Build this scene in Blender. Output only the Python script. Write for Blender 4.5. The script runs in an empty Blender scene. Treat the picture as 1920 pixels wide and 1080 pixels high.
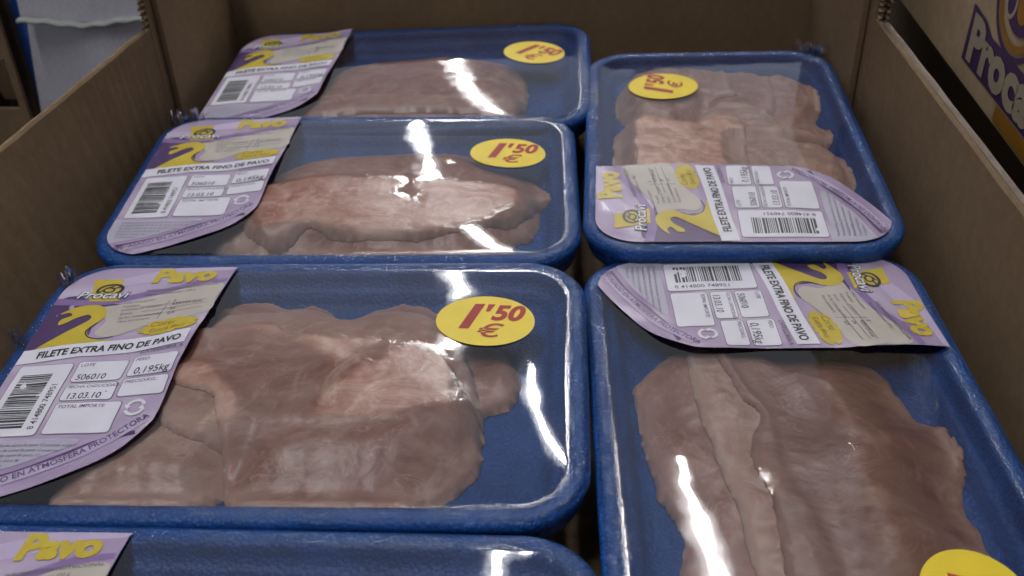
import bpy, bmesh, math, random
import numpy as np
from mathutils import Vector, Matrix, noise as mnoise
random.seed(7)
scene = bpy.context.scene
COL = scene.collection
# ------------------------------------------------------------------ camera
cam_d = bpy.data.cameras.new('camera'); cam = bpy.data.objects.new('camera', cam_d); COL.objects.link(cam)
R_ = Vector((0.99874363, 0.04071986, -0.02920724)); U_ = Vector((0.00024416, 0.57888308, 0.81541052)); F_ = Vector((-0.05011098, 0.81439319, -0.57814585))
M_ = Matrix((R_, U_, -F_)).transposed().to_4x4(); M_.translation = Vector((0, 0, 0.29330135))
cam.matrix_world = M_
cam_d.sensor_width = 36.0; cam_d.lens = 36.0 * 1953.1 / 1920.0
cam_d.clip_start = 0.01; cam_d.clip_end = 50
cam_d.dof.use_dof = True; cam_d.dof.focus_distance = 0.46; cam_d.dof.aperture_fstop = 14
scene.camera = cam
# ------------------------------------------------------------------ world (dim, even shop interior) and view
w = bpy.data.worlds.new("World"); scene.world = w; w.use_nodes = True
bg = w.node_tree.nodes['Background']; bg.inputs[0].default_value = (0.88, 0.90, 1.0, 1); bg.inputs[1].default_value = 0.26
scene.view_settings.view_transform = 'Standard'; scene.view_settings.look = 'None'
scene.view_settings.exposure = 0.1; scene.view_settings.gamma = 1
scene.cycles.max_bounces = 10; scene.cycles.transparent_max_bounces = 16
scene.cycles.caustics_reflective = False; scene.cycles.caustics_refractive = False

# ------------------------------------------------------------------ helpers
def mesh_obj(name, verts, faces, mat, parent=None, smooth=True, loc=(0, 0, 0)):
    me = bpy.data.meshes.new(name)
    me.from_pydata([tuple(v) for v in verts], [], [tuple(f) for f in faces]); me.update()
    if smooth: me.polygons.foreach_set('use_smooth', [True] * len(me.polygons))
    me.materials.append(mat)
    o = bpy.data.objects.new(name, me); COL.objects.link(o)
    if parent: o.parent = parent
    o.location = loc
    return o
def empty(name, label, cat, loc=(0, 0, 0), rot=(0, 0, 0), group=None):
    o = bpy.data.objects.new(name, None); COL.objects.link(o); o.empty_display_size = .02
    o.location = loc; o.rotation_euler = rot; o['label'] = label; o['category'] = cat
    if group: o['group'] = group
    return o
def tag(o, label, cat, group=None):
    o['label'] = label; o['category'] = cat
    if group: o['group'] = group
def box_geo(x0, x1, y0, y1, z0, z1):
    v = [(x0, y0, z0), (x1, y0, z0), (x1, y1, z0), (x0, y1, z0), (x0, y0, z1), (x1, y0, z1), (x1, y1, z1), (x0, y1, z1)]
    f = [(0, 3, 2, 1), (4, 5, 6, 7), (0, 1, 5, 4), (1, 2, 6, 5), (2, 3, 7, 6), (3, 0, 4, 7)]
    return v, f
def smooth01(x):
    x = np.clip(x, 0, 1); return x * x * (3 - 2 * x)

# ------------------------------------------------------------------ materials
def newmat(name):
    m = bpy.data.materials.new(name); m.use_nodes = True
    return m, m.node_tree.nodes, m.node_tree.links, m.node_tree.nodes['Principled BSDF']
def N(nodes, t, **kw):
    n = nodes.new(t)
    for k, v in kw.items():
        if k in n.inputs: n.inputs[k].default_value = v
        else: setattr(n, k, v)
    return n
def ramp(nodes, stops):
    r = nodes.new('ShaderNodeValToRGB'); e = r.color_ramp.elements
    e[0].position = stops[0][0]; e[0].color = (*stops[0][1], 1); e[1].position = stops[-1][0]; e[1].color = (*stops[-1][1], 1)
    for p, c in stops[1:-1]:
        k = e.new(p); k.color = (*c, 1)
    return r
def simple(name, col, rough=.5, bump=0, bscale=400, var=0, spec=.5):
    m, n, l, b = newmat(name)
    b.inputs['Roughness'].default_value = rough; b.inputs['Specular IOR Level'].default_value = spec
    tc = n.new('ShaderNodeTexCoord')
    no = N(n, 'ShaderNodeTexNoise', Scale=bscale, Detail=4.0); l.new(tc.outputs['Object'], no.inputs['Vector'])
    a = tuple(max(0, c * (1 - var)) for c in col); c2 = tuple(c * (1 + var) for c in col)
    r = ramp(n, [(.3, a), (.7, c2)]); l.new(no.outputs['Fac'], r.inputs[0]); l.new(r.outputs[0], b.inputs['Base Color'])
    if bump:
        bp = N(n, 'ShaderNodeBump', Strength=bump, Distance=.0005); l.new(no.outputs['Fac'], bp.inputs['Height']); l.new(bp.outputs[0], b.inputs['Normal'])
    return m
def cardboard_mat(name, col, axis_scale=(1, 1, 1)):
    m, n, l, b = newmat(name); b.inputs['Roughness'].default_value = .75; b.inputs['Specular IOR Level'].default_value = .25
    tc = n.new('ShaderNodeTexCoord')
    n1 = N(n, 'ShaderNodeTexNoise', Scale=9.0, Detail=5.0, Roughness=.6); n2 = N(n, 'ShaderNodeTexNoise', Scale=900.0, Detail=3.0)
    mp = N(n, 'ShaderNodeMapping'); mp.inputs['Scale'].default_value = axis_scale
    l.new(tc.outputs['Object'], mp.inputs[0])
    n3 = N(n, 'ShaderNodeTexNoise', Scale=160.0, Detail=4.0, Roughness=.7)
    l.new(tc.outputs['Object'], n1.inputs['Vector']); l.new(mp.outputs[0], n2.inputs['Vector']); l.new(mp.outputs[0], n3.inputs['Vector'])
    r = ramp(n, [(.3, tuple(c * .86 for c in col)), (.7, tuple(c * 1.12 for c in col))]); l.new(n1.outputs['Fac'], r.inputs[0])
    r2 = ramp(n, [(.3, (.86, .85, .83)), (.7, (1.08, 1.08, 1.08))]); l.new(n3.outputs['Fac'], r2.inputs[0])
    mx = N(n, 'ShaderNodeMix', data_type='RGBA', blend_type='MULTIPLY'); mx.inputs['Factor'].default_value = 1
    l.new(r.outputs[0], mx.inputs[6]); l.new(r2.outputs[0], mx.inputs[7]); l.new(mx.outputs[2], b.inputs['Base Color'])
    # faint vertical washboard of the flutes under the liner
    wv = N(n, 'ShaderNodeTexWave', Scale=42.0, Distortion=.6, Detail=1.0, bands_direction='Y'); l.new(tc.outputs['Object'], wv.inputs['Vector'])
    ma = N(n, 'ShaderNodeMath', operation='MULTIPLY_ADD'); ma.inputs[1].default_value = .35
    l.new(wv.outputs['Fac'], ma.inputs[0]); l.new(n3.outputs['Fac'], ma.inputs[2])
    bp = N(n, 'ShaderNodeBump', Strength=.35, Distance=.0006); l.new(ma.outputs[0], bp.inputs['Height']); l.new(bp.outputs[0], b.inputs['Normal'])
    return m
CARD = cardboard_mat('cardboard', (.175, .118, .066))
CARD_EDGE = cardboard_mat('cardboard_edge', (.30, .23, .14))
CARD_LINER = cardboard_mat('cardboard_liner', (.27, .22, .19))
# blue foam
def foam_mat():
    m, n, l, b = newmat('blue_foam'); b.inputs['Roughness'].default_value = .45; b.inputs['Specular IOR Level'].default_value = .35
    b.inputs['Subsurface Weight'].default_value = 0
    tc = n.new('ShaderNodeTexCoord')
    v = N(n, 'ShaderNodeTexVoronoi', Scale=620.0); l.new(tc.outputs['Object'], v.inputs['Vector'])
    no = N(n, 'ShaderNodeTexNoise', Scale=45.0, Detail=5.0, Roughness=.65); l.new(tc.outputs['Object'], no.inputs['Vector'])
    r = ramp(n, [(.3, (.007, .057, .215)), (.55, (.010, .074, .28)), (.75, (.021, .10, .34))]); l.new(no.outputs['Fac'], r.inputs[0])
    r2 = ramp(n, [(0.0, (1.5, 1.4, 1.25)), (.35, (1, 1, 1)), (.8, (.75, .78, .85))]); l.new(v.outputs['Distance'], r2.inputs[0])
    mx = N(n, 'ShaderNodeMix', data_type='RGBA', blend_type='MULTIPLY'); mx.inputs['Factor'].default_value = 1
    l.new(r.outputs[0], mx.inputs[6]); l.new(r2.outputs[0], mx.inputs[7]); l.new(mx.outputs[2], b.inputs['Base Color'])
    bp = N(n, 'ShaderNodeBump', Strength=.55, Distance=.0008); bp.invert = True; l.new(v.outputs['Distance'], bp.inputs['Height']); l.new(bp.outputs[0], b.inputs['Normal'])
    return m
FOAM = foam_mat()
# clear film: thin sheet, fresnel glossy over transparent
def film_mat():
    m = bpy.data.materials.new('clear_film'); m.use_nodes = True
    n, l = m.node_tree.nodes, m.node_tree.links
    for x in list(n):
        if x.type != 'OUTPUT_MATERIAL': n.remove(x)
    out = [x for x in n if x.type == 'OUTPUT_MATERIAL'][0]
    tr = N(n, 'ShaderNodeBsdfTransparent'); tr.inputs[0].default_value = (.97, .97, .98, 1)
    gl = N(n, 'ShaderNodeBsdfGlossy', Roughness=.035); gl.inputs[0].default_value = (1, 1, 1, 1)
    fr = N(n, 'ShaderNodeFresnel', IOR=1.5)
    mu = N(n, 'ShaderNodeMath', operation='MULTIPLY'); mu.inputs[1].default_value = 2.1; mu.use_clamp = True
    geo = n.new('ShaderNodeNewGeometry')
    tc = n.new('ShaderNodeTexCoord')
    # large lazy wobble + fine stretch wrinkles that are strong on the wrapped rim
    n1 = N(n, 'ShaderNodeTexNoise', Scale=26.0, Detail=2.0); l.new(tc.outputs['Object'], n1.inputs['Vector'])
    b1 = N(n, 'ShaderNodeBump', Strength=.20, Distance=.0016); l.new(n1.outputs['Fac'], b1.inputs['Height'])
    at = N(n, 'ShaderNodeAttribute', attribute_name='wrinkle')
    n2 = N(n, 'ShaderNodeTexNoise', Scale=620.0, Detail=3.0, Roughness=.6); l.new(tc.outputs['Object'], n2.inputs['Vector'])
    m2 = N(n, 'ShaderNodeMath', operation='MULTIPLY'); l.new(n2.outputs['Fac'], m2.inputs[0]); l.new(at.outputs['Fac'], m2.inputs[1])
    b2 = N(n, 'ShaderNodeBump', Strength=.9, Distance=.0010); l.new(m2.outputs[0], b2.inputs['Height']); l.new(b1.outputs[0], b2.inputs['Normal'])
    ct = N(n, 'ShaderNodeAttribute', attribute_name='contact')
    n3 = N(n, 'ShaderNodeTexNoise', Scale=170.0, Detail=4.0, Roughness=.6, Distortion=1.0); l.new(tc.outputs['Object'], n3.inputs['Vector'])
    m3 = N(n, 'ShaderNodeMath', operation='MULTIPLY'); l.new(n3.outputs['Fac'], m3.inputs[0]); l.new(ct.outputs['Fac'], m3.inputs[1])
    b3 = N(n, 'ShaderNodeBump', Strength=.55, Distance=.0010); l.new(m3.outputs[0], b3.inputs['Height']); l.new(b2.outputs[0], b3.inputs['Normal'])
    for x in (gl, fr): l.new(b3.outputs[0], x.inputs['Normal'])
    rg = N(n, 'ShaderNodeMath', operation='MULTIPLY_ADD'); rg.inputs[1].default_value = .10; rg.inputs[2].default_value = .035; l.new(ct.outputs['Fac'], rg.inputs[0]); l.new(rg.outputs[0], gl.inputs['Roughness'])
    dm = N(n, 'ShaderNodeMath', operation='MULTIPLY_ADD'); dm.inputs[1].default_value = -.84; dm.inputs[2].default_value = 1.0; l.new(ct.outputs['Fac'], dm.inputs[0])
    wr_ = N(n, 'ShaderNodeMath', operation='MULTIPLY_ADD'); wr_.inputs[1].default_value = -.68; l.new(at.outputs['Fac'], wr_.inputs[0]); l.new(dm.outputs[0], wr_.inputs[2]); dm = wr_
    m4 = N(n, 'ShaderNodeMath', operation='MULTIPLY'); l.new(fr.outputs[0], m4.inputs[0]); l.new(dm.outputs[0], m4.inputs[1])
    l.new(m4.outputs[0], mu.inputs[0])
    mx = n.new('ShaderNodeMixShader'); l.new(mu.outputs[0], mx.inputs[0]); l.new(tr.outputs[0], mx.inputs[1]); l.new(gl.outputs[0], mx.inputs[2])
    l.new(mx.outputs[0], out.inputs['Surface'])
    return m
FILM = film_mat()
def meat_mat(name, base, pale, dark, fib=(1, 3.2, 1), rot=0.0):
    m, n, l, b = newmat(name)
    b.inputs['Roughness'].default_value = .36; b.inputs['Specular IOR Level'].default_value = .6
    b.inputs['Subsurface Weight'].default_value = .25; b.inputs['Subsurface Radius'].default_value = (.006, .0025, .0015); b.inputs['Subsurface Scale'].default_value = 1.0
    tc = n.new('ShaderNodeTexCoord')
    mp = N(n, 'ShaderNodeMapping'); mp.inputs['Scale'].default_value = fib; mp.inputs['Rotation'].default_value = (0, 0, rot); l.new(tc.outputs['Object'], mp.inputs[0])
    # warp
    wn = N(n, 'ShaderNodeTexNoise', Scale=30.0, Detail=3.0); l.new(tc.outputs['Object'], wn.inputs['Vector'])
    vm = N(n, 'ShaderNodeVectorMath', operation='MULTIPLY_ADD'); vm.inputs[1].default_value = (.03, .03, .03); l.new(wn.outputs['Color'], vm.inputs[0]); l.new(mp.outputs[0], vm.inputs[2])
    big = N(n, 'ShaderNodeTexNoise', Scale=24.0, Detail=6.0, Roughness=.62, Distortion=1.2); l.new(vm.outputs[0], big.inputs['Vector'])
    r1 = ramp(n, [(.30, dark), (.46, base), (.60, tuple(.55 * a + .45 * p for a, p in zip(base, pale))), (.74, pale)]); l.new(big.outputs['Fac'], r1.inputs[0])
    # muscle fibres
    fb = N(n, 'ShaderNodeTexNoise', Scale=130.0, Detail=5.0, Roughness=.62, Distortion=.15); l.new(vm.outputs[0], fb.inputs['Vector'])
    r2 = ramp(n, [(.30, (.88, .85, .83)), (.55, (1, 1, 1)), (.75, (1.10, 1.12, 1.13))]); l.new(fb.outputs['Fac'], r2.inputs[0])
    mx = N(n, 'ShaderNodeMix', data_type='RGBA', blend_type='MULTIPLY'); mx.inputs['Factor'].default_value = 1
    l.new(r1.outputs[0], mx.inputs[6]); l.new(r2.outputs[0], mx.inputs[7])
    # thin silver skin veils
    ve = N(n, 'ShaderNodeTexNoise', Scale=22.0, Detail=7.0, Roughness=.72, Distortion=2.6); l.new(tc.outputs['Object'], ve.inputs['Vector'])
    r3 = ramp(n, [(.52, (0, 0, 0)), (.66, (.6, .6, .6)), (.72, (.15, .15, .15))]); l.new(ve.outputs['Fac'], r3.inputs[0])
    mx2 = N(n, 'ShaderNodeMix', data_type='RGBA'); mx2.inputs[7].default_value = (*[min(.7, p * 1.25) for p in pale], 1)
    l.new(r3.outputs[0], mx2.inputs[0]); l.new(mx.outputs[2], mx2.inputs[6])
    rn = N(n, 'ShaderNodeTexNoise', Scale=38.0, Detail=3.0, Roughness=.55, Distortion=1.6); l.new(vm.outputs[0], rn.inputs['Vector'])
    r4 = ramp(n, [(.485, (0, 0, 0)), (.50, (.75, .75, .75)), (.52, (0, 0, 0))]); l.new(rn.outputs['Fac'], r4.inputs[0])
    gate = ramp(n, [(.5, (0, 0, 0)), (.6, (1, 1, 1))]); gn = N(n, 'ShaderNodeTexNoise', Scale=28.0, Detail=1.0); l.new(tc.outputs['Object'], gn.inputs['Vector']); l.new(gn.outputs['Color'], gate.inputs[0])
    gm = N(n, 'ShaderNodeMath', operation='MULTIPLY'); l.new(r4.outputs[0], gm.inputs[0]); l.new(gate.outputs[0], gm.inputs[1])
    mxv = N(n, 'ShaderNodeMix', data_type='RGBA'); mxv.inputs[7].default_value = (*[min(.75, p * 1.15) for p in pale], 1); l.new(gm.outputs[0], mxv.inputs[0]); l.new(mx2.outputs[2], mxv.inputs[6]); mx2 = mxv
    # paler thin edges (an attribute of the slice itself)
    at = N(n, 'ShaderNodeAttribute', attribute_name='edge')
    mx3 = N(n, 'ShaderNodeMix', data_type='RGBA'); mx3.inputs[7].default_value = (*pale, 1)
    me = N(n, 'ShaderNodeMath', operation='MULTIPLY'); me.inputs[1].default_value = .8; l.new(at.outputs['Fac'], me.inputs[0]); l.new(me.outputs[0], mx3.inputs[0])
    l.new(mx2.outputs[2], mx3.inputs[6]); l.new(mx3.outputs[2], b.inputs['Base Color'])
    md = N(n, 'ShaderNodeTexNoise', Scale=75.0, Detail=3.0, Roughness=.5, Distortion=.8); l.new(tc.outputs['Object'], md.inputs['Vector'])
    a0 = N(n, 'ShaderNodeMath', operation='MULTIPLY_ADD'); a0.inputs[1].default_value = .16; l.new(fb.outputs['Fac'], a0.inputs[0]); l.new(big.outputs['Fac'], a0.inputs[2])
    ad = N(n, 'ShaderNodeMath', operation='MULTIPLY_ADD'); ad.inputs[1].default_value = .55; l.new(md.outputs['Fac'], ad.inputs[0]); l.new(a0.outputs[0], ad.inputs[2])
    bp = N(n, 'ShaderNodeBump', Strength=.5, Distance=.0020); l.new(ad.outputs[0], bp.inputs['Height']); l.new(bp.outputs[0], b.inputs['Normal'])
    return m
MEAT = [meat_mat('turkey_pink', (.37, .170, .122), (.60, .40, .32), (.25, .090, .058), (1, 2.0, 1), .2),
        meat_mat('turkey_pale', (.47, .265, .195), (.67, .47, .385), (.33, .135, .085), (1, 1.6, 1), 1.1),
        meat_mat('turkey_brown', (.27, .135, .098), (.44, .275, .22), (.17, .065, .042), (1.8, 1, 1), -.3),
        meat_mat('turkey_dusky', (.37, .19, .145), (.55, .36, .30), (.23, .095, .065), (1, 1.5, 1), .6)]
def ink(name, col, rough=.42):
    return simple(name, col, rough, 0, 60, .05)
LAV = None
def lavender_mat():
    m, n, l, b = newmat('lavender_print'); b.inputs['Roughness'].default_value = .22; b.inputs['Specular IOR Level'].default_value = .7
    tc = n.new('ShaderNodeTexCoord')
    mp = N(n, 'ShaderNodeMapping'); mp.inputs['Scale'].default_value = (7, 16, 1); mp.inputs['Rotation'].default_value = (0, 0, -.5); l.new(tc.outputs['Object'], mp.inputs[0])
    no = N(n, 'ShaderNodeTexNoise', Scale=1.0, Detail=2.0, Distortion=1.5); l.new(mp.outputs[0], no.inputs['Vector'])
    r = ramp(n, [(.3, (.31, .23, .38)), (.5, (.44, .355, .50)), (.68, (.60, .53, .65))]); l.new(no.outputs['Fac'], r.inputs[0]); l.new(r.outputs[0], b.inputs['Base Color'])
    return m
INK = dict(lav=lavender_mat(), lav2=ink('pale_lavender_ink', (.47, .39, .56)), purple=ink('dark_purple_ink', (.07, .035, .115)), mauve=ink('mauve_ink', (.22, .14, .32)),
           cream=ink('cream_ink', (.47, .43, .38)), white=ink('white_ink', (.70, .69, .77)), grey=ink('pale_grey_ink', (.42, .40, .50)), yellow=ink('mustard_ink', (.52, .40, .035)),
           black=ink('black_ink', (.02, .018, .03)), text=ink('grey_text_ink', (.16, .14, .17)), bars=ink('barcode_ink', (.035, .04, .035)),
           outline=ink('box_outline_ink', (.16, .13, .19)), wtext=ink('white_letter_ink', (.70, .70, .76)), red=ink('dark_red_ink', (.33, .016, .010), .6),
           stick=ink('sticker_yellow', (.80, .60, .012), .5), ptext=ink('purple_letter_ink', (.09, .05, .14)), gold=ink('gold_edge_ink', (.30, .20, .03)))

# ------------------------------------------------------------------ flat geometry for the printing (millimetres)
def polytess(pts, step=5.0):
    bm = bmesh.new(); vs = [bm.verts.new((p[0], p[1], 0)) for p in pts]; bm.faces.new(vs)
    bmesh.ops.triangulate(bm, faces=bm.faces[:])
    xs = [p[0] for p in pts]; ys = [p[1] for p in pts]
    for ax, lo, hi in ((0, min(xs), max(xs)), (1, min(ys), max(ys))):
        k = math.floor(lo / step) + 1
        while k * step < hi:
            co = [0, 0, 0]; no = [0, 0, 0]; co[ax] = k * step; no[ax] = 1
            bmesh.ops.bisect_plane(bm, geom=bm.verts[:] + bm.edges[:] + bm.faces[:], plane_co=co, plane_no=no, dist=1e-5)
            k += 1
    bm.normal_update()
    for f in bm.faces:
        if f.normal.z < 0: f.normal_flip()
    bm.verts.index_update()
    v = np.array([tuple(x.co[:2]) for x in bm.verts]); f = [tuple(x.index for x in fc.verts) for fc in bm.faces]
    bm.free(); return v, f
def catmull(pts, n=6, closed=True):
    out = []; L = len(pts)
    for i in range(L if closed else L - 1):
        p0, p1, p2, p3 = [np.array(pts[(i + k) % L] if closed else pts[min(max(i + k, 0), L - 1)], float) for k in (-1, 0, 1, 2)]
        for j in range(n):
            t = j / n
            out.append(.5 * ((2 * p1) + (-p0 + p2) * t + (2 * p0 - 5 * p1 + 4 * p2 - p3) * t * t + (-p0 + 3 * p1 - 3 * p2 + p3) * t ** 3))
    if not closed: out.append(np.array(pts[-1], float))
    return [tuple(p) for p in out]
def rrect(x0, y0, x1, y1, r, n=5):
    o = []
    for cx, cy, a in ((x1 - r, y1 - r, 0), (x0 + r, y1 - r, 90), (x0 + r, y0 + r, 180), (x1 - r, y0 + r, 270)):
        for i in range(n + 1):
            t = math.radians(a + 90 * i / n); o.append((cx + r * math.cos(t), cy + r * math.sin(t)))
    return o
def ribbon(path, wd, closed=False):
    v = []; f = []; n = len(path)
    for i, p in enumerate(path):
        a = np.array(path[(i - 1) % n] if closed or i else path[0], float); b = np.array(path[(i + 1) % n] if closed or i < n - 1 else path[-1], float)
        d = b - a; d /= max(1e-9, np.hypot(*d)); nn = np.array((-d[1], d[0])) * wd / 2
        v += [tuple(np.array(p) + nn), tuple(np.array(p) - nn)]
    for i in range(n if closed else n - 1):
        j = (i + 1) % n; f.append((2 * i, 2 * i + 1, 2 * j + 1, 2 * j))
    return np.array(v), f
def ell(cx, cy, a, b, n=40, rot=0):
    return [(cx + a * math.cos(t) * math.cos(rot) - b * math.sin(t) * math.sin(rot), cy + a * math.cos(t) * math.sin(rot) + b * math.sin(t) * math.cos(rot)) for t in [2 * math.pi * i / n for i in range(n)]]
_tc = {}
def text(s, size, x=0, y=0, rot=0, shear=0, bold=0, align='LEFT', sx=1, path=None):
    key = (s, shear, bold, align)
    if key not in _tc:
        cu = bpy.data.curves.new('t', 'FONT'); cu.body = s; cu.size = 10; cu.shear = shear; cu.offset = bold; cu.align_x = align; cu.resolution_u = 3
        ob = bpy.data.objects.new('t', cu); COL.objects.link(ob)
        me = bpy.data.meshes.new_from_object(ob.evaluated_get(bpy.context.evaluated_depsgraph_get()))
        _tc[key] = (np.array([v.co[:2] for v in me.vertices]).reshape(-1, 2), [tuple(p.vertices) for p in me.polygons])
        bpy.data.meshes.remove(me); bpy.data.objects.remove(ob); bpy.data.curves.remove(cu)
    v, f = _tc[key]; v = v * np.array([size / 10 * sx, size / 10])
    if path is not None:
        P = np.array(path, float); seg = np.hypot(*np.diff(P, axis=0).T); cum = np.r_[0, np.cumsum(seg)]
        tx = np.interp(v[:, 0] + x, cum, P[:, 0]); ty = np.interp(v[:, 0] + x, cum, P[:, 1])
        e = .8; dx = np.interp(v[:, 0] + x + e, cum, P[:, 0]) - np.interp(v[:, 0] + x - e, cum, P[:, 0]); dy = np.interp(v[:, 0] + x + e, cum, P[:, 1]) - np.interp(v[:, 0] + x - e, cum, P[:, 1])
        L = np.hypot(dx, dy) + 1e-9
        return np.c_[tx - dy / L * v[:, 1], ty + dx / L * v[:, 1]], f
    c, s_ = math.cos(rot), math.sin(rot)
    return np.c_[x + v[:, 0] * c - v[:, 1] * s_, y + v[:, 0] * s_ + v[:, 1] * c], f

# label artwork: (object name, ink, layer, verts, faces)
ART = []
def add(name, inkname, layer, vf): ART.append((name, inkname, layer, vf[0], vf[1]))
LABEL_R = [(-42, 81), (-43, 60), (-44, 30), (-45, 0), (-46, -30), (-48.5, -39), (-58, -52), (-74, -62.5), (-90, -70.5), (-106, -77), (-118, -80)]
def rr_inset(d, r0=30, n=10):
    return rrect(-130 + d, -83.2 + d, 130 - d, 83.2 - d, max(r0 - d, 4), n)
def clip_left(pts, d=7.0):
    """clip an outline to the rounded rectangle of the tray inset by d (convex, Sutherland-Hodgman)"""
    cl = rr_inset(d)
    out = [tuple(p) for p in pts]
    for i in range(len(cl)):
        a = cl[i]; b = cl[(i + 1) % len(cl)]; inp = out; out = []
        if math.hypot(b[0] - a[0], b[1] - a[1]) < 1e-6: out = inp; continue
        side = lambda p: (b[0] - a[0]) * (p[1] - a[1]) - (b[1] - a[1]) * (p[0] - a[0])
        for j in range(len(inp)):
            p, q = inp[j], inp[(j + 1) % len(inp)]; sp, sq = side(p), side(q)
            if sp >= 0: out.append(p)
            if sp * sq < 0:
                t = sp / (sp - sq); out.append((p[0] + t * (q[0] - p[0]), p[1] + t * (q[1] - p[1])))
        if not out: return out
    return out
right = catmull(LABEL_R, 4, False)
LABEL_POLY = clip_left([(-129, -77), (-129, 81)] + right)
xr = lambda y: float(np.interp(y, [p[1] for p in right[::-1]], [p[0] for p in right[::-1]]))   # right border at height y
# white/mauve sweeps
add('sweep_print', 'purple', 1, polytess(clip_left(catmull([(-128, 10), (-128, 40), (-118, 52), (-107, 50), (-98, 46), (-84, 44), (-93, 38), (-97, 30), (-96, 20), (-100, 12), (-114, 8)], 4))))
add('sweep_print', 'mauve', 2, polytess(clip_left([(-128, 52), (-110, 49), (-94, 50), (-74, 56), (-58, 64), (-43.5, 66), (-43.5, 63), (-58, 60), (-74, 52), (-94, 45), (-110, 44), (-128, 47)])))
add('sweep_print', 'lav2', 1, polytess(clip_left(catmull([(-88, 70), (-70, 76), (-44, 79), (-43.6, 74), (-60, 72), (-78, 64), (-96, 60), (-104, 62)], 4))))
# cream text panel (the bird's back), rising to the right border
add('cream_panel', 'cream', 3, polytess(clip_left(catmull([(-98, 42), (-88, 45), (-72, 52), (-58, 59), (-44.2, 60.5), (-44, 48), (-44, 36), (-58, 31), (-72, 27), (-82, 21), (-90, 20), (-94, 24), (-92, 32)], 4))))
# bird with bent neck
add('bird_print', 'yellow', 4, polytess(clip_left(catmull([(-118, 11), (-112, 20), (-105, 28), (-100, 34), (-102, 37), (-107, 35), (-111, 31), (-114, 30), (-114, 34), (-110, 37), (-112, 39), (-116, 38), (-113, 41), (-107, 44), (-100, 44.5), (-95, 41), (-93.5, 36), (-96, 30), (-98, 25), (-95, 20), (-90, 17.5), (-84, 17), (-92, 13), (-104, 11)], 4))))
add('bird_print', 'black', 5, ribbon(catmull([(-95.5, 31), (-98.5, 25), (-95.5, 19.8), (-89.5, 18.5), (-84, 20)], 5, False), .6))
# yellow scribbled burst
bp_ = []
random.seed(3)
for i in range(34):
    a = 2 * math.pi * i / 34; k = 1 + (.16 if i % 2 else -.10) * random.uniform(.4, 1.2)
    bp_.append((-60 + 12.5 * k * math.cos(a), 25.5 + 5.8 * k * math.sin(a) + .16 * 12 * math.cos(a)))
add('burst_print', 'yellow', 4, polytess(bp_))
add('burst_print', 'gold', 5, text('Corte', 5, -69, 25.5, .13, .25, .15)); add('burst_print', 'gold', 5, text('Extra fino', 4.2, -68, 21.2, .16, .25, .1))
# logo
add('brand_logo', 'yellow', 4, polytess([(-110, 66), (-95.5, 66), (-93.5, 53), (-91, 47.5), (-106, 47.5), (-106.5, 53)]))
add('brand_logo', 'black', 5, ribbon(ell(-99, 57, 6.0, 4.2, 26, .1), 1.5, True))
add('brand_logo', 'black', 5, ribbon(ell(-99.5, 56.7, 2.6, 1.9, 16), 1.1, True)); add('brand_logo', 'black', 5, ribbon([(-97.5, 58), (-93, 59.5)], 1.0))
add('brand_logo', 'black', 5, ribbon([(-103.5, 55), (-101, 58.5), (-98, 60)], .9))
add('brand_logo', 'black', 6, text('Procavi', 8.4, -113.6, 49.6, 0, .22, .62))
add('brand_logo', 'wtext', 7, text('Procavi', 8.4, -113.4, 49.7, 0, .22, .16))
# Pavo
add('product_name', 'yellow', 5, text('Pavo', 17, -80.5, 62.3, .06, .12, .55, sx=.92))
# small nutrition print
for i, (s, sz, x, y, bl) in enumerate([('INFORMACIÓN NUTRICIONAL', 2.5, -80, 53.8, .1), ('Valores medios por 100 g', 2.3, -80, 50.6, .05)]):
    add('small_lettering', 'text', 5, text(s, sz, x, y, .17, .1, bl))
for i, s in enumerate(['Valor energético', 'Proteínas', 'Hidratos de carbono', 'Grasas', 'de las cuales saturadas', 'Fibra alimentaria']):
    add('small_lettering', 'text', 5, text(s, 2.2, -88 + i * .4, 44.5 - i * 2.9, .17, .1))
add('small_lettering', 'text', 5, ribbon([(-66, 46.5), (-67.5, 32)], .35))
for i, s in enumerate(['g', '439/104 kcal', '24', '0,9']):
    add('small_lettering', 'text', 5, text(s, 2.8, -64, 46 - i * 3.6, .12, .1, .12))
    if i < 3: add('small_lettering', 'text', 5, ribbon([(-78 + i, 41.9 - i * 3.6), (-48, 46.4 - i * 3.4)], .28))
# white title band
def wave(y0, y1): return [(x, y0 + (y1 - y0) * smooth01((x + 124) / 82.) + 1.1 * math.sin((x + 124) / 82 * 6.28)) for x in np.linspace(-124, -43, 22)]
lo, hi = wave(2.5, 10.5), wave(12, 21)
add('title_band', 'white', 5, polytess(clip_left([p for p in lo if p[0] < xr(p[1]) - .3] + [p for p in hi[::-1] if p[0] < xr(p[1]) - .3], 7.5)))
mid = [(x, y + 2.6) for (x, _), y in zip(lo, [p[1] for p in lo])]
add('title_lettering', 'black', 7, text('FILETE EXTRA FINO DE PAVO', 5.9, 9.5, 0, 0, .1, .3, sx=.84, path=mid))
add('title_lettering', 'ptext', 7, text('CATEGORIA A', 3.0, -66, 5.2, .08, .1, .05))
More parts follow.
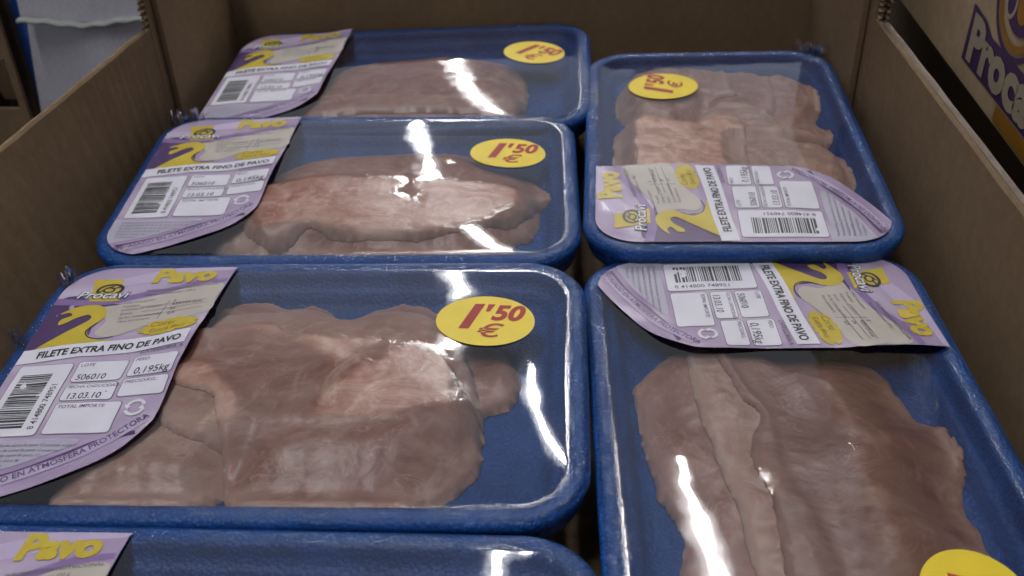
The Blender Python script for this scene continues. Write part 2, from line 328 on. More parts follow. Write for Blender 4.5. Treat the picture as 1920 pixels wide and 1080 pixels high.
# data boxes
def dbox(x0, y0, x1, y1, r=1.6):
    add('data_box', 'outline', 3, polytess(rrect(x0 - .35, y0 - .35, x1 + .35, y1 + .35, r + .3)))
    add('data_box', 'white', 4, polytess(rrect(x0, y0, x1, y1, r)))
dbox(-119, -42, -94.5, 1.5); dbox(-92, -10.5, -69.5, 2.2); dbox(-67.3, -9, -47, 3.5); dbox(-92, -22.3, -69.5, -12.2); dbox(-67.3, -21.2, -47, -10.8); dbox(-92, -41.5, -63.5, -24)
random.seed(5); y = -37.5
while y < -4.5:
    wd = random.choice([.45, .45, .9, .9, 1.35]); add('barcode', 'bars', 5, polytess([(-116, y), (-101.8, y), (-101.8, y + wd), (-116, y + wd)], 2.4)); y += wd + random.choice([.4, .45, .8])
add('barcode', 'bars', 5, text('8 414800 748951', 3.9, -96.7, -38.5, math.pi / 2, 0, .08))
for s, x, y, sz in (('LOTE', -91, -.8, 2.7), ('PESO:', -66.3, .6, 2.7), ('FECHA CADUCIDAD', -91.3, -14.7, 2.45), ('PRECIO/KG.:', -66.5, -13.6, 2.7), ('TOTAL IMPORTE:', -91, -27, 2.7)):
    add('field_lettering', 'ptext', 5, text(s, sz, x, y, 0, .12, .04))
for s, x, y, sz in (('506010', -90.3, -9.4, 5.0), ('0,195kg', -64.8, -8.0, 5.8), ('13.03.10', -90, -21.4, 5.0)):
    add('field_lettering', 'black', 5, text(s, sz, x, y, 0, .08, .06, sx=.9))
# recycling mark: two chasing arrows in a ring
for s in (0, math.pi):
    arc = [(-56.5 + 3.9 * math.cos(t + s), -28.5 + 3.9 * math.sin(t + s)) for t in np.linspace(.35, 2.75, 10)]
    add('recycling_mark', 'wtext', 5, ribbon(arc, 1.5))
    add('recycling_mark', 'wtext', 6, polytess([(-56.5 + r * math.cos(t + s), -28.5 + r * math.sin(t + s)) for r, t in ((5.6, 2.75), (2.0, 2.75), (3.4, 3.5))]))
# grey small-print block, dark sweep and lower lettering band
add('small_print_panel', 'grey', 2, polytess(clip_left(catmull([(-127, -44), (-110, -44.5), (-92, -44), (-74, -45), (-88, -54), (-104, -61), (-127, -66)], 4))))
for i in range(6):
    add('small_lettering', 'text', 5, text('Producto fresco de carne de pavo. Conservar entre 0 y 4'[: 52 - 8 * i], 2.0, -118, -47.5 - i * 2.7, -.02))
add('sweep_print', 'purple', 3, ribbon(catmull([(-115, -68.8), (-108, -66.5), (-92, -60.5), (-78, -52.5), (-66, -46), (-52, -42)], 5, False), 2.0))
path = catmull([(-121, -75.6), (-108, -70.6), (-94, -64.9), (-80, -58), (-66, -49.2), (-55, -40.0), (-47, -32.5)], 5, False)
add('sweep_print', 'lav2', 4, ribbon([p for p in [(a + .3, b + 1.2) for a, b in path] if -111 < p[0] < -50], 4.6))
add('slogan_lettering', 'ptext', 6, text('ENVASADO EN ATMÓSFERA PROTECTORA', 4.0, 7.0, 0, 0, 0, .12, sx=1.0, path=path))
add('plus_mark', 'lav2', 5, ribbon(ell(-108.5, -71.4, 3.3, 2.5, 22), .55, True)); add('plus_mark', 'lav2', 5, ribbon([(-111, -71.4), (-106, -71.4)], .7)); add('plus_mark', 'lav2', 6, ribbon([(-108.5, -73.3), (-108.5, -69.5)], .7))

# ------------------------------------------------------------------ height fields on the pack (millimetres; z=0 is the rim)
GS = 1.5
GX = np.arange(-130.5, 130.6, GS); GY = np.arange(-84, 84.1, GS)
XX, YY = np.meshgrid(GX, GY, indexing='ij')
def sd_rr(x, y, r=30):       # distance inwards from the tray's outline (positive inside)
    qx = np.abs(x) - (130 - r); qy = np.abs(y) - (83.2 - r)
    return -(np.minimum(np.maximum(qx, qy), 0) + np.hypot(np.maximum(qx, 0), np.maximum(qy, 0)) - r)
SD = sd_rr(XX, YY)
PROF = [(0, -3.5), (.4, -1.6), (1.4, -.4), (3.2, .15), (5.5, .2), (7.6, -.1), (9.0, -1.2), (10.2, -3.5), (11.6, -7.0), (14.0, -7.9), (15.2, -8.6), (17.0, -12.2), (19.0, -14.6), (23, -15.4), (29, -15.5)]
PD, PZ = np.array(PROF).T
FLOOR = np.interp(SD, PD, PZ)
def samp(H, x, y):
    fx = np.clip((np.asarray(x) - GX[0]) / GS, 0, len(GX) - 1.001); fy = np.clip((np.asarray(y) - GY[0]) / GS, 0, len(GY) - 1.001)
    i = fx.astype(int); j = fy.astype(int); a = fx - i; b = fy - j
    return H[i, j] * (1 - a) * (1 - b) + H[i + 1, j] * a * (1 - b) + H[i, j + 1] * (1 - a) * b + H[i + 1, j + 1] * a * b
def blur(H, n):
    for _ in range(n):
        P = np.pad(H, 1, mode='edge'); H = (P[2:, 1:-1] + P[:-2, 1:-1] + P[1:-1, 2:] + P[1:-1, :-2] + 4 * H) / 8
    return H
def dilate(H, n):
    for _ in range(n):
        P = np.pad(H, 1, mode='edge'); H = np.maximum.reduce([P[1:-1, 1:-1], P[2:, 1:-1], P[:-2, 1:-1], P[1:-1, 2:], P[1:-1, :-2]])
    return H
def vnoise(X, Y, sc, seed, oct_=3):
    out = np.zeros(X.shape); rs = np.random.RandomState(seed); amp = 1.
    for o in range(oct_):
        g = rs.rand(64, 64) * 2 - 1; u = X / sc + 31.7; v = Y / sc + 17.3
        i = np.floor(u).astype(int); j = np.floor(v).astype(int); a = smooth01(u - i); b = smooth01(v - j); G = lambda p, q: g[p % 64, q % 64]
        out += amp * (G(i, j) * (1 - a) * (1 - b) + G(i + 1, j) * a * (1 - b) + G(i, j + 1) * (1 - a) * b + G(i + 1, j + 1) * a * b)
        sc /= 2.1; amp *= .5
    return out
def poly_sd(pts, X, Y):
    P = np.array(pts); Q = np.roll(P, -1, 0); d2 = np.full(X.shape, 1e9); ins = np.zeros(X.shape, bool); nx = np.zeros(X.shape); ny = np.zeros(X.shape)
    for (ax, ay), (bx, by) in zip(P, Q):
        dx, dy = bx - ax, by - ay; L = dx * dx + dy * dy + 1e-12; t = np.clip(((X - ax) * dx + (Y - ay) * dy) / L, 0, 1)
        px, py = ax + t * dx, ay + t * dy; d = (X - px) ** 2 + (Y - py) ** 2; k = d < d2
        d2 = np.where(k, d, d2); nx = np.where(k, px, nx); ny = np.where(k, py, ny)
        c = (ay > Y) != (by > Y); ins ^= c & (X < (bx - ax) * (Y - ay) / (by - ay + 1e-12) + ax)
    s = np.sqrt(d2); return np.where(ins, s, -s), nx, ny
def clip_grid(sd, nx, ny):
    """cells of the pack grid inside the outline, rim vertices snapped onto it; returns xy, faces, index of rim verts"""
    keepv = sd > -GS * .75
    snap = keepv & (sd < GS * .30)
    vx = np.where(snap, nx, XX); vy = np.where(snap, ny, YY)
    idx = -np.ones(sd.shape, int); faces = []
    cell = keepv[:-1, :-1] & keepv[1:, :-1] & keepv[1:, 1:] & keepv[:-1, 1:]
    used = np.zeros(sd.shape, bool)
    for di, dj in ((0, 0), (1, 0), (1, 1), (0, 1)): used[di:di + cell.shape[0], dj:dj + cell.shape[1]] |= cell
    idx[used] = np.arange(used.sum())
    I, J = np.nonzero(cell)
    F = np.c_[idx[I, J], idx[I + 1, J], idx[I + 1, J + 1], idx[I, J + 1]]
    return vx[used], vy[used], F, used
def border_edges(F):
    from collections import Counter
    c = Counter(); d = {}
    for f in F:
        for k in range(4):
            a, b = int(f[k]), int(f[(k + 1) % 4]); e = (min(a, b), max(a, b)); c[e] += 1; d[e] = (a, b)
    return [d[e] for e, n in c.items() if n == 1]

DZ = .0172
SLICES = []
def make_slice(root, name_seed, outline, H, ztop, width, mat, thick=4.0, rough=1.0, tilt=(0, 0), minup=1.2, wavy=1.1):
    rs = random.Random(name_seed)
    pts = catmull(outline, 7)
    pts = [(x + mnoise.noise(Vector((x * .16, y * .16, name_seed))) * wavy + mnoise.noise(Vector((x * .55, y * .55, name_seed + 9))) * .8,
            y + mnoise.noise(Vector((x * .16, y * .16, name_seed + 5))) * wavy + mnoise.noise(Vector((x * .55, y * .55, name_seed + 19))) * .8) for x, y in pts]
    sd, nx, ny = poly_sd(pts, XX, YY)
    d = np.clip(sd, 0, None)
    Hb = np.maximum(blur(H, 14), H)
    edge = np.minimum(np.sqrt(1 - (1 - np.clip(d / thick, 0, 1)) ** 2) * thick, thick)
    s = smooth01(d / width) ** .8
    zt = ztop + tilt[0] * XX / 100 + tilt[1] * YY / 100
    rel = vnoise(XX, YY, 26, name_seed + 3, 4) * rough * (s * .9 + .1) + vnoise(XX * 2.2, YY, 9, name_seed + 4, 2) * .35 * rough * s
    base = Hb + edge
    top = base * (1 - s) + np.maximum(zt, base) * s + rel
    H2 = np.maximum(blur(dilate(H, 2), 5), H)
    k_ = smooth01(d / 6); top = np.where(sd > 0, np.maximum(top, np.maximum(H2 * k_ + H * (1 - k_) + (minup - .7) * np.clip(d / 2.5, 0, 1), H + .75 * np.clip(d / 2.5, 0, 1)) + .05), H)
    vx, vy, F, used = clip_grid(sd, nx, ny)
    zz = samp(top, vx, vy); zz = np.where(np.abs(poly_like(sd, used)) < GS * .8, samp(H, vx, vy) + .6, zz)
    n = len(vx)
    V = np.c_[vx, vy, zz]; B = np.c_[vx, vy, samp(H, vx, vy) + .03]
    faces = [tuple(f) for f in F.tolist()] + [tuple(n + i for i in f[::-1]) for f in F.tolist()]
    for a, b in border_edges(F): faces.append((b, a, n + a, n + b))
    o = mesh_obj('turkey_slice', np.r_[V, B] * .001, faces, mat, root, True, (0, 0, DZ))

    SLICES.append((o, n))
    ea = o.data.attributes.new('edge', 'FLOAT', 'POINT'); e = np.clip(1 - (d[used] + 3.5 * vnoise(XX, YY, 12, name_seed + 8, 3)[used]) / 15.0, 0, 1) ** 1.3
    ea.data.foreach_set('value', np.r_[e, e * 0].astype(np.float32))
    Hn = np.where(sd > 0, top, H)
    return Hn
def poly_like(sd, used): return sd[used]

def make_tray(root):
    V = []; F = []; prof = [(6.5, -16.4), (4.0, -15.8), (2.6, -13), (1.3, -8), (.5, -5.2)] + PROF + [(40, -15.5)]
    n = 96
    def ring(d):
        r = max(30 - d, 7.0)
        hx, hy = 130 - d, 83.2 - d; out = []
        for cx, cy, a in ((hx - r, hy - r, 0), (-hx + r, hy - r, 90), (-hx + r, -hy + r, 180), (hx - r, -hy + r, 270)):
            for i in range(n // 4):
                t = math.radians(a + 90 * i / (n // 4 - 1)); out.append((cx + r * math.cos(t), cy + r * math.sin(t)))
        return out
    rings = []
    for k, (d, z) in enumerate(prof):
        rings.append([(x, y, z) for x, y in ring(d)])
    V = [p for r in rings for p in r]; m = len(rings[0])
    for k in range(len(rings) - 1):
        for i in range(m): F.append((k * m + i, k * m + (i + 1) % m, (k + 1) * m + (i + 1) % m, (k + 1) * m + i))
    F.append(tuple((len(rings) - 1) * m + i for i in range(m))); F.append(tuple(range(m))[::-1])
    return mesh_obj('foam_tray', np.array(V) * .001, F, FOAM, root, True, (0, 0, DZ))

def make_film(root, H, seed, bulge=1.6, wr=1.0):
    rim = np.interp(SD, [0, .6, 1.6, 3.2, 5.5, 7.6], [-3.2, -1.2, .0, .6, .65, .45])
    inside = SD > 7.2
    obst = np.where(SD > 13, blur(H, 26) * .55 + blur(H, 8) * .45, -5) - .6
    Z = np.where(inside, np.maximum(obst, .4), rim)
    p = bulge * 1e-3
    for it in range(1500):      # a stretched skin over the meat, with a slight lift from the packing gas
        A = (Z[2:, 1:-1] + Z[:-2, 1:-1] + Z[1:-1, 2:] + Z[1:-1, :-2]) / 4 + p
        Z[1:-1, 1:-1] = np.where(inside[1:-1, 1:-1], np.maximum(A, obst[1:-1, 1:-1]), rim[1:-1, 1:-1])
    for it in range(10): Z = np.where(SD > 9, blur(Z, 6), Z)
    # the film presses the meat flat
    for so_i, (so, nv) in enumerate(SLICES):
        co = np.empty(len(so.data.vertices) * 3); so.data.vertices.foreach_get('co', co); co = co.reshape(-1, 3)
        lim = (samp(Z, co[:nv, 0] * 1000, co[:nv, 1] * 1000) - .22 - .22 * (len(SLICES) - 1 - so_i)) * .001; low = co[nv:, 2]
        co[:nv, 2] = np.minimum(co[:nv, 2], lim); co[nv:, 2] = np.minimum(co[nv:, 2], co[:nv, 2] - .00003)
        so.data.vertices.foreach_set('co', co.ravel()); so.data.update()
    SLICES.clear(); Hc = np.minimum(H, Z - .22); obst = Hc
    sd = SD - .35; L = np.hypot(1, 1)
    gx, gy = np.gradient(SD, GS); nx = XX - gx * sd; ny = YY - gy * sd
    vx, vy, F, used = clip_grid(sd, nx, ny)
    zz = samp(Z, vx, vy); zz = np.where(sd[used] < GS * .3, -2.6, zz)
    V = np.c_[vx, vy, zz]; wrn = np.clip(1 - (SD[used] - 6.5) / 2.5, 0, 1) * wr; n = len(V); faces = [tuple(f) for f in F.tolist()]
    # skirt wrapped down the outside of the tray
    be = border_edges(F); bid = sorted({i for e in be for i in e}); mp = {b: n + k for k, b in enumerate(bid)}
    sk = V[bid].copy(); sc = np.array([[129.2 / 130, 82.4 / 83.2, 1]]); sk = sk * sc; sk[:, 2] = -9.5
    for a, b in be: faces.append((b, a, mp[a], mp[b]))
    o = mesh_obj('film', np.r_[V, sk] * .001, faces, FILM, root, True, (0, 0, DZ))
    at = o.data.attributes.new('wrinkle', 'FLOAT', 'POINT'); at.data.foreach_set('value', np.r_[wrn, np.full(len(bid), wr)].astype(np.float32))
    C = blur(((Z - obst) < .8).astype(float) * inside, 9)[used]
    at = o.data.attributes.new('contact', 'FLOAT', 'POINT'); at.data.foreach_set('value', np.r_[C, np.zeros(len(bid))].astype(np.float32))
    # gathered film where the wrap is tucked in at the corners
    return Z
def make_fold(root, x, y, seed, size=11):
    rs = random.Random(seed); V = []; F = []
    for s in range(6):
        a0 = rs.uniform(0, 6.28); base = len(V); n = 9
        for i in range(n):
            t = i / (n - 1) - .5
            px = x + size * t * math.cos(a0) + rs.uniform(-1, 1); py = y + size * t * math.sin(a0) + rs.uniform(-1, 1)
            h = rs.uniform(1.5, 8.5)
            V += [(px, py, -2 + rs.uniform(-.8, .8)), (px + rs.uniform(-1.4, 1.4), py + rs.uniform(-1.4, 1.4), h)]
        for i in range(n - 1): F.append((base + 2 * i, base + 2 * i + 2, base + 2 * i + 3, base + 2 * i + 1))
    o = mesh_obj('film_fold', np.array(V) * .001, F, FILM, root, False, (0, 0, DZ))

def drape(name, vf, S, off, mat, parent):
    v = vf[0]; z = samp(S, v[:, 0], v[:, 1]) + off
    return mesh_obj(name, np.c_[v, z] * .001, vf[1], mat, parent, True)
JOINED = ('small_lettering', 'barcode', 'field_lettering', 'title_lettering', 'slogan_lettering', 'brand_logo', 'recycling_mark', 'plus_mark', 'burst_print', 'product_name')
def make_label(root, Z, lift=1.0, curl=0, shift=0):
    rs = random.Random(lift * 13); la = math.radians(rs.uniform(-.9, .9)); lx, ly_ = rs.uniform(-1, .6) + shift, rs.uniform(-.5, .5)
    def T(v):
        v = np.asarray(v, float); dx = v[:, 0] + 85; return np.c_[-85 + dx * math.cos(la) - v[:, 1] * math.sin(la) + lx, v[:, 1] * math.cos(la) + dx * math.sin(la) + ly_]
    S = blur(Z, 40); S = S + np.clip((Z + .35 - S), 0, None); S = blur(S, 6); S = np.maximum(S, Z + .3); S = blur(S, 2) + .15
    # loose right border lifts off the film a little
    S = S + np.clip(vnoise(XX, YY, 17, int(lift) + 40, 2), -1, 1) * .45 * smooth01((SD - 6) / 12) + .2
    S = S + curl * smooth01((XX + 75) / 32) * (.6 + .5 * np.sin(YY / 17.0 + lift))
    v, f = polytess(LABEL_POLY, 2.5); v = T(v)
    z = samp(S, v[:, 0], v[:, 1]); n = len(v)
    lab = mesh_obj('label', np.r_[np.c_[v, z], np.c_[v, z - .15]] * .001, f + [tuple(n + i for i in q[::-1]) for q in f], INK['lav'], root, True, (0, 0, DZ))
    grp = {}
    for nm, ik, ly, vv, ff in ART:
        key = (nm, ik, 0, 0) if nm in JOINED else (nm, ik, ly, len(grp))
        grp.setdefault(key, []).append((ly, vv, ff))
    for (nm, ik, _, _), parts in grp.items():
        V = []; F = []; nb = 0
        for ly, vv, ff in parts:
            vv = T(vv)
            V.append(np.c_[vv, samp(S, vv[:, 0], vv[:, 1]) + .07 * ly]); F += [tuple(i + nb for i in q) for q in ff]; nb += len(vv)
        nm2 = 'data_box_outline' if (nm == 'data_box' and ik == 'outline') else nm
        po = mesh_obj(nm2, np.concatenate(V) * .001, F, INK[ik], lab, True)
        if nm in JOINED: po['kind'] = 'stuff'
    return S
def make_sticker(root, Z, x, y, rot=0, a=22.3, b=18.6):
    S = blur(Z, 10); S = np.maximum(S, Z + .2) + .35
    t = polytess([(px, py) for px, py in ell(x, y, a, b, 56, rot)], 3)
    n = len(t[0]); z = samp(S, t[0][:, 0], t[0][:, 1])
    st = mesh_obj('price_sticker', np.r_[np.c_[t[0], z], np.c_[t[0], z - .12]] * .001, t[1] + [tuple(n + i for i in q[::-1]) for q in t[1]], INK['stick'], root, True, (0, 0, DZ))
    V = []; F = []; nb = 0
    c, s = math.cos(rot), math.sin(rot)
    for vf in (text('1', 25, -15.4, -5.8, .0, .34, .42, sx=1.0), polytess([(-.2, 6.4), (1.6, 6.4), (4.0, 12.2), (.8, 12.2)], 40), text('50', 15.5, 2.2, .4, .0, .30, .42, sx=.90), text('€', 13.5, -4.4, -12.4, 0, .25, .13, sx=1.25)):
        vv = np.c_[x + vf[0][:, 0] * c - vf[0][:, 1] * s, y + vf[0][:, 0] * s + vf[0][:, 1] * c]
        V.append(np.c_[vv, samp(S, vv[:, 0], vv[:, 1]) + .09]); F += [tuple(i + nb for i in q) for q in vf[1]]; nb += len(vv)
    po = mesh_obj('price_lettering', np.concatenate(V) * .001, F, INK['red'], st, True); po['kind'] = 'stuff'

def pack(label, pose, yaw90, slices, sticker, seed, bulge=1.6, curl=0, folds=(), shift=0):
    (x, y, z), (rz, tx, ty) = pose
    R = Matrix.Rotation(math.radians(rz), 3, 'Z') @ Matrix.Rotation(math.radians(tx), 3, 'X') @ Matrix.Rotation(math.radians(ty), 3, 'Y') @ Matrix.Rotation(math.radians(yaw90), 3, 'Z')
    base = Vector((x, y, z)) - R @ Vector((0, 0, DZ))
    root = empty('turkey_pack', label, 'meat pack', base, R.to_euler(), 'blue trays of sliced turkey in the cardboard box')
    make_tray(root)
    H = FLOOR.copy()
    for k, (o, zt, wd, mi, kw) in enumerate(slices):
        H = make_slice(root, seed * 10 + k, o, H, zt, wd, MEAT[mi], **kw)
    Z = make_film(root, H, seed, bulge)
    make_label(root, Z, seed, curl, shift)
    if sticker: make_sticker(root, Z, *sticker)
    for k, (fx, fy) in enumerate(folds): make_fold(root, fx, fy, seed * 7 + k)
    return root

# ------------------------------------------------------------------ the packs
pack('nearest whole blue tray on the left, pale turkey lobe beside its price sticker', ((-.1196, .3426, .0048), (.02, 1.56, -.18)), 0, [
    ([(-47, 35), (-50, 57), (-41, 63), (-26, 65), (-13, 61), (-2, 63), (9, 57), (17, 47), (23, 57), (33, 62), (45, 64), (59, 59), (70, 45), (75, 15), (11, -8), (-39, -5)], -7, 14, 3, {}),
    ([(60, 34), (78, 34), (91, 30), (98, 19), (100, 6), (97, -5), (92, -10), (80, -12), (60, -8)], -9, 8, 3, {}),
    ([(-86, -60), (-83, -67), (-69, -71), (-45, -72), (-28, -70), (-19, -64), (-12, -50), (-5, -32), (-5, -13), (-30, 11), (-52, 11), (-75, -3), (-82, -34), (-86, -48)], 1, 20, 1, {}),
    ([(-59, 30), (-51, 41), (-39, 47), (-17, 49), (4, 50), (19, 46), (39, 50), (55, 46), (69, 33), (77, 15), (81, 1), (85, -22), (77, -34), (18, -46), (-46, -33)], 1, 16, 1, {}),
    ([(-70, 18), (-56, 23), (-48, 28), (-36, 29), (-12, 31), (-3, 25), (20, 22), (34, 21), (57, 14), (69, 7), (75, -6), (82, -14), (86, -24), (85, -31), (86, -40), (80, -53), (72, -61), (61, -67), (52, -71), (36, -73), (19, -72), (0, -71), (-12, -66), (-16, -57), (-18, -44), (-22, -32), (-29, -19), (-44, -13), (-66, 0)], 3.0, 32, 0, dict(rough=.75)),
], (84, 32), 1, 1.8, 2.6, [(-124, 66), (-129, 20)])
pack('middle blue tray of the left row, film gathered at its far left corner', ((-.1218, .5208, -.0007), (1.25, .66, .74)), 0, [
    ([(-77, -48), (-70, -26), (-62, -6), (-36, -5), (-22, -46), (-33, -54), (-38, -67), (-46, -64), (-51, -58), (-68, -56)], -4, 12, 1, {}),
    ([(-55, -12), (-21, 12), (74, 5), (106, -10), (104, -39), (93, -48), (94, -57), (76, -62), (73, -68), (48, -70), (20, -72), (2, -68), (-22, -62), (-40, -57)], 1.2, 18, 0, {}),
    ([(-61, -33), (-57, 5), (-50, 30), (-27, 46), (11, 52), (54, 53), (74, 44), (81, 34), (99, 22), (109, 12), (114, -3), (107, -15), (102, -30), (88, -44), (60, -56), (30, -61), (0, -58), (-16, -50), (-24, -56), (-34, -60), (-46, -54)], 2.2, 30, 0, dict(rough=.8)),
], (89, 27), 2, 1.2, 2.0, [(-122, 76), (-112, 80)])
pack('rearmost tray on the left against the back wall, its price sticker turned askew', ((-.1112, .674, -.0026), (.05, .75, -1.47)), 0, [
    ([(-65, -51), (-53, -3), (-24, 8), (52, 2), (83, -34), (73, -52), (57, -66), (-11, -66), (-61, -62)], -5, 14, 3, {}),
    ([(-75, -48), (-67, -15), (-60, 19), (-49, 40), (-30, 48), (2, 52), (29, 53), (62, 42), (79, 26), (85, 3), (86, -22), (82, -42), (74, -52), (50, -55), (6, -50), (-29, -50), (-50, -52)], -1.5, 30, 0, dict(rough=.8)),
], (90, 24, -.45), 3, 1.6, 3.0, shift=-6.5)
pack('large nearest tray on the right, label at its far end, wide brownish fillet', ((.0947, .3237, -.0034), (1.12, -1.75, -.97)), -90, [
    ([(-41, -62), (-61, -46), (-63, -33), (-56, -5), (-40, 4), (12, 14), (56, 12), (96, 5), (108, -20), (104, -44), (85, -55), (60, -52), (51, -50), (37, -55), (28, -58), (11, -60), (6, -61), (-9, -62), (-31, -63)], -5, 20, 3, dict(rough=.7)),
    ([(-60, -36), (-55, -22), (-26, -16), (-4, -8), (27, -9), (56, -2), (98, 2), (108, -10), (100, -27), (70, -29), (44, -30), (27, -33), (2, -36), (-19, -38)], -4, 9, 1, dict(minup=.75, thick=2.0)),
    ([(-52, -23), (-60, 1), (-58, 28), (-50, 48), (-34, 53), (-16, 56), (-12, 58), (-9, 64), (0, 67), (18, 66), (27, 63), (36, 60), (44, 60), (58, 61), (73, 60), (92, 57), (108, 45), (112, 20), (106, -10), (81, -18), (61, -17), (42, -17), (34, -19), (22, -20), (6, -18), (-7, -12), (-17, -18), (-31, -21)], .8, 40, 2, dict(rough=.5, thick=2.5)),
], (95, 42), 4, .9, 1.4)
pack('far right tray of small overlapping turkey slices, label along its near end', ((.096, .5712, .0017), (-1.68, -.52, -1.08)), 90, [
    ([(99, -32), (112, -46), (101, -63), (75, -69), (52, -67), (40, -63), (9, -68), (4, -47), (14, -34), (37, -19), (69, -22)], -7, 10, 0, dict(minup=2.2, thick=2.5)),
    ([(108, -2), (112, -25), (104, -39), (79, -41), (45, -37), (33, -28), (36, 6), (79, 8)], -4, 12, 3, dict(minup=2.4, thick=2.5)),
    ([(60, 64), (92, 60), (108, 42), (112, 16), (108, -6), (94, -12), (72, -12), (61, -14), (57, 2), (37, 8), (25, 32), (41, 57)], -1, 12, 0, dict(minup=2.4, thick=2.5, tilt=(0, 3))),
    ([(37, 12), (50, -3), (47, -20), (32, -35), (22, -38), (8, -62), (3, -46), (-3, -14), (1, 18)], -2, 8, 1, dict(minup=2.2, thick=2.5)),
    ([(6, -7), (11, -28), (3, -46), (-8, -64), (-31, -70), (-52, -69), (-62, -60), (-59, -39), (-49, 1)], -2, 10, 1, dict(minup=2.2, thick=3)),
    ([(5, 66), (23, 65), (39, 56), (44, 47), (34, 31), (26, 12), (24, -10), (10, -14), (-21, -12), (-60, -10), (-78, 23), (-66, 63), (-30, 66)], 2.5, 16, 1, dict(minup=2.2, thick=3)),
], (66, 33, -.10, 20.5, 22.5), 5, 1.2, .3, [(126, -68), (120, -76)])
pack('partly visible tray at the bottom left edge, with empty clear film over grey blue depth', ((-.1167, .1772, 0), (-.74, 0, .16)), 0, [
    ([(-60, -40), (-70, -10), (-50, 10), (0, 14), (60, 10), (84, -10), (86, -40), (50, -60), (0, -64), (-40, -58)], 2, 22, 0, {}),
], (84, 24), 6, 1.8, .8)

# ------------------------------------------------------------------ the cardboard box
XL, XR, YB, YN, TOP, TALL, BOT = -.2595, .1885, .768, .03, .0555, .10, -.0500
def panel(name, a, b, z0, z1, t, mat, parent, side=1, ztop_fn=None, n=40, bow=0.0, lean=0.0, lean2=None):
    """upright corrugated sheet from a to b (xy), thickness t to the left of a->b; its top edge may vary"""
    a = np.array(a); b = np.array(b); d = b - a; L = np.hypot(*d); u = d / L; nrm = np.array((-u[1], u[0])) * side
    V = []; F = []; rs = random.Random(hash(name) % 1000 + 3)
    for i in range(n + 1):
        s = i / n; p = a + d * s + nrm * bow * math.sin(math.pi * s)
        zt = (ztop_fn(s) if ztop_fn else z1) + .0004 * mnoise.noise(Vector((s * 30, 0, L * 7)))
        lean_ = lean if lean2 is None else lean + (lean2 - lean) * s
        tt = t * (1 + .1 * mnoise.noise(Vector((s * 22, 3, 1))))
        r = t * .32
        for (o, z, ld) in ((0, z0, 0), (0, zt - r, lean_), (r, zt, lean_), (tt - r, zt, lean_), (tt, zt - r, lean_), (t, z0, 0)):
            pp = p + nrm * (o + ld); V.append((pp[0], pp[1], z))
    m = 6
    for i in range(n):
        for k in range(m): F.append((i * m + k, (i + 1) * m + k, (i + 1) * m + (k + 1) % m, i * m + (k + 1) % m))
    F.append(tuple(range(m))); F.append(tuple(n * m + k for k in range(m))[::-1])
    bm_fix = mesh_obj(name, V, F, mat, parent, False)
    bm = bmesh.new(); bm.from_mesh(bm_fix.data); bmesh.ops.recalc_face_normals(bm, faces=bm.faces[:]); bm.to_mesh(bm_fix.data); bm.free()
    return bm_fix
box = empty('cardboard_box', 'open brown corrugated cardboard box holding the blue trays of turkey', 'box', (0, .4, BOT - .004))
class Off:   # children are given world coordinates
    pass
def under(o, p):
    o.parent = p; o.matrix_parent_inverse = Matrix.Translation(-Vector(p.location)); return o
def P(*a, **k): return under(panel(*a[:6], a[6], None, **k), box)
P('side_wall', (XL, .618), (XL - .008, YN), BOT, TOP, .0042, CARD, side=-1, lean=.0005, lean2=.072)
P('side_wall', (XL, YB), (XL, .618), BOT, TALL, .0042, CARD, side=-1)
P('side_wall', (XR, YN), (XR + .001, .618), BOT, TOP, .0036, CARD, side=-1, lean=.019, lean2=-.001)
P('outer_wall', (XR + .0050, YN), (XR + .0056, .618), BOT, TOP - .0012, .0034, CARD_LINER, side=-1, lean=.0195, lean2=-.001)
P('side_wall', (XR, .618), (XR, YB), BOT, TALL, .0072, CARD, side=-1)
P('back_wall', (XL - .004, YB), (XR + .007, YB), BOT, .037, .0045, CARD, side=1)
P('front_wall', (XL - .024, YN), (XR + .01, YN), BOT, TOP, .0045, CARD, side=-1)
# corner flaps glued inside the tall ends, and their exposed fluting
P('corner_flap', (XL + .0048, YB - .0005), (XL + .0044, .6275), BOT, TALL - .003, .0036, CARD, side=-1, n=12, bow=-.0012)
P('corner_flap', (XR - .0046, .632), (XR - .0046, YB - .0005), BOT, TALL - .003, .0036, CARD, side=-1, n=12, bow=-.0014)
#P('inner_flap', (XR - .0012, .40), (XR - .0012, .50), BOT, -.004, .001, CARD_EDGE, side=1, n=4)
fl = mesh_obj('box_floor', *box_geo(XL - .024, XR + .008, YN, YB, BOT - .004, BOT - .0002), CARD, None, False); under(fl, box)
for pa, pb, yy0, yy1 in ((XL + .02, -.004, .11, .735), (.026, XR - .018, .21, .685)):
    under(mesh_obj('packing_pad', *box_geo(pa, pb, yy0, yy1, BOT + .0002, -.0275), CARD, None, False), box)
def fluting(x, y, z0, z1, w_, parent, seed):
    rs = random.Random(seed); V = []; F = []; n = 70
    for i in range(n + 1):
        z = z0 + (z1 - z0) * i / n; xo = x + w_ * .5 * math.sin(i * 1.05) + rs.uniform(-.0004, .0004); yo = y - .0022 + rs.uniform(-.0018, .0018)
        V += [(xo, yo, z), (xo + .0002, y + .004, z)]
    for i in range(n): F.append((2 * i, 2 * i + 1, 2 * i + 3, 2 * i + 2))
    o = mesh_obj('fluting', V, F, CARD_EDGE, None, True); return under(o, parent)
fluting(XL - .002, .615, TOP - .002, TALL, .0034, box, 3)
fluting(XR + .002, .615, TOP - .002, TALL, .0034, box, 4); fluting(XR + .0062, .615, TOP - .002, TALL, .003, box, 5)

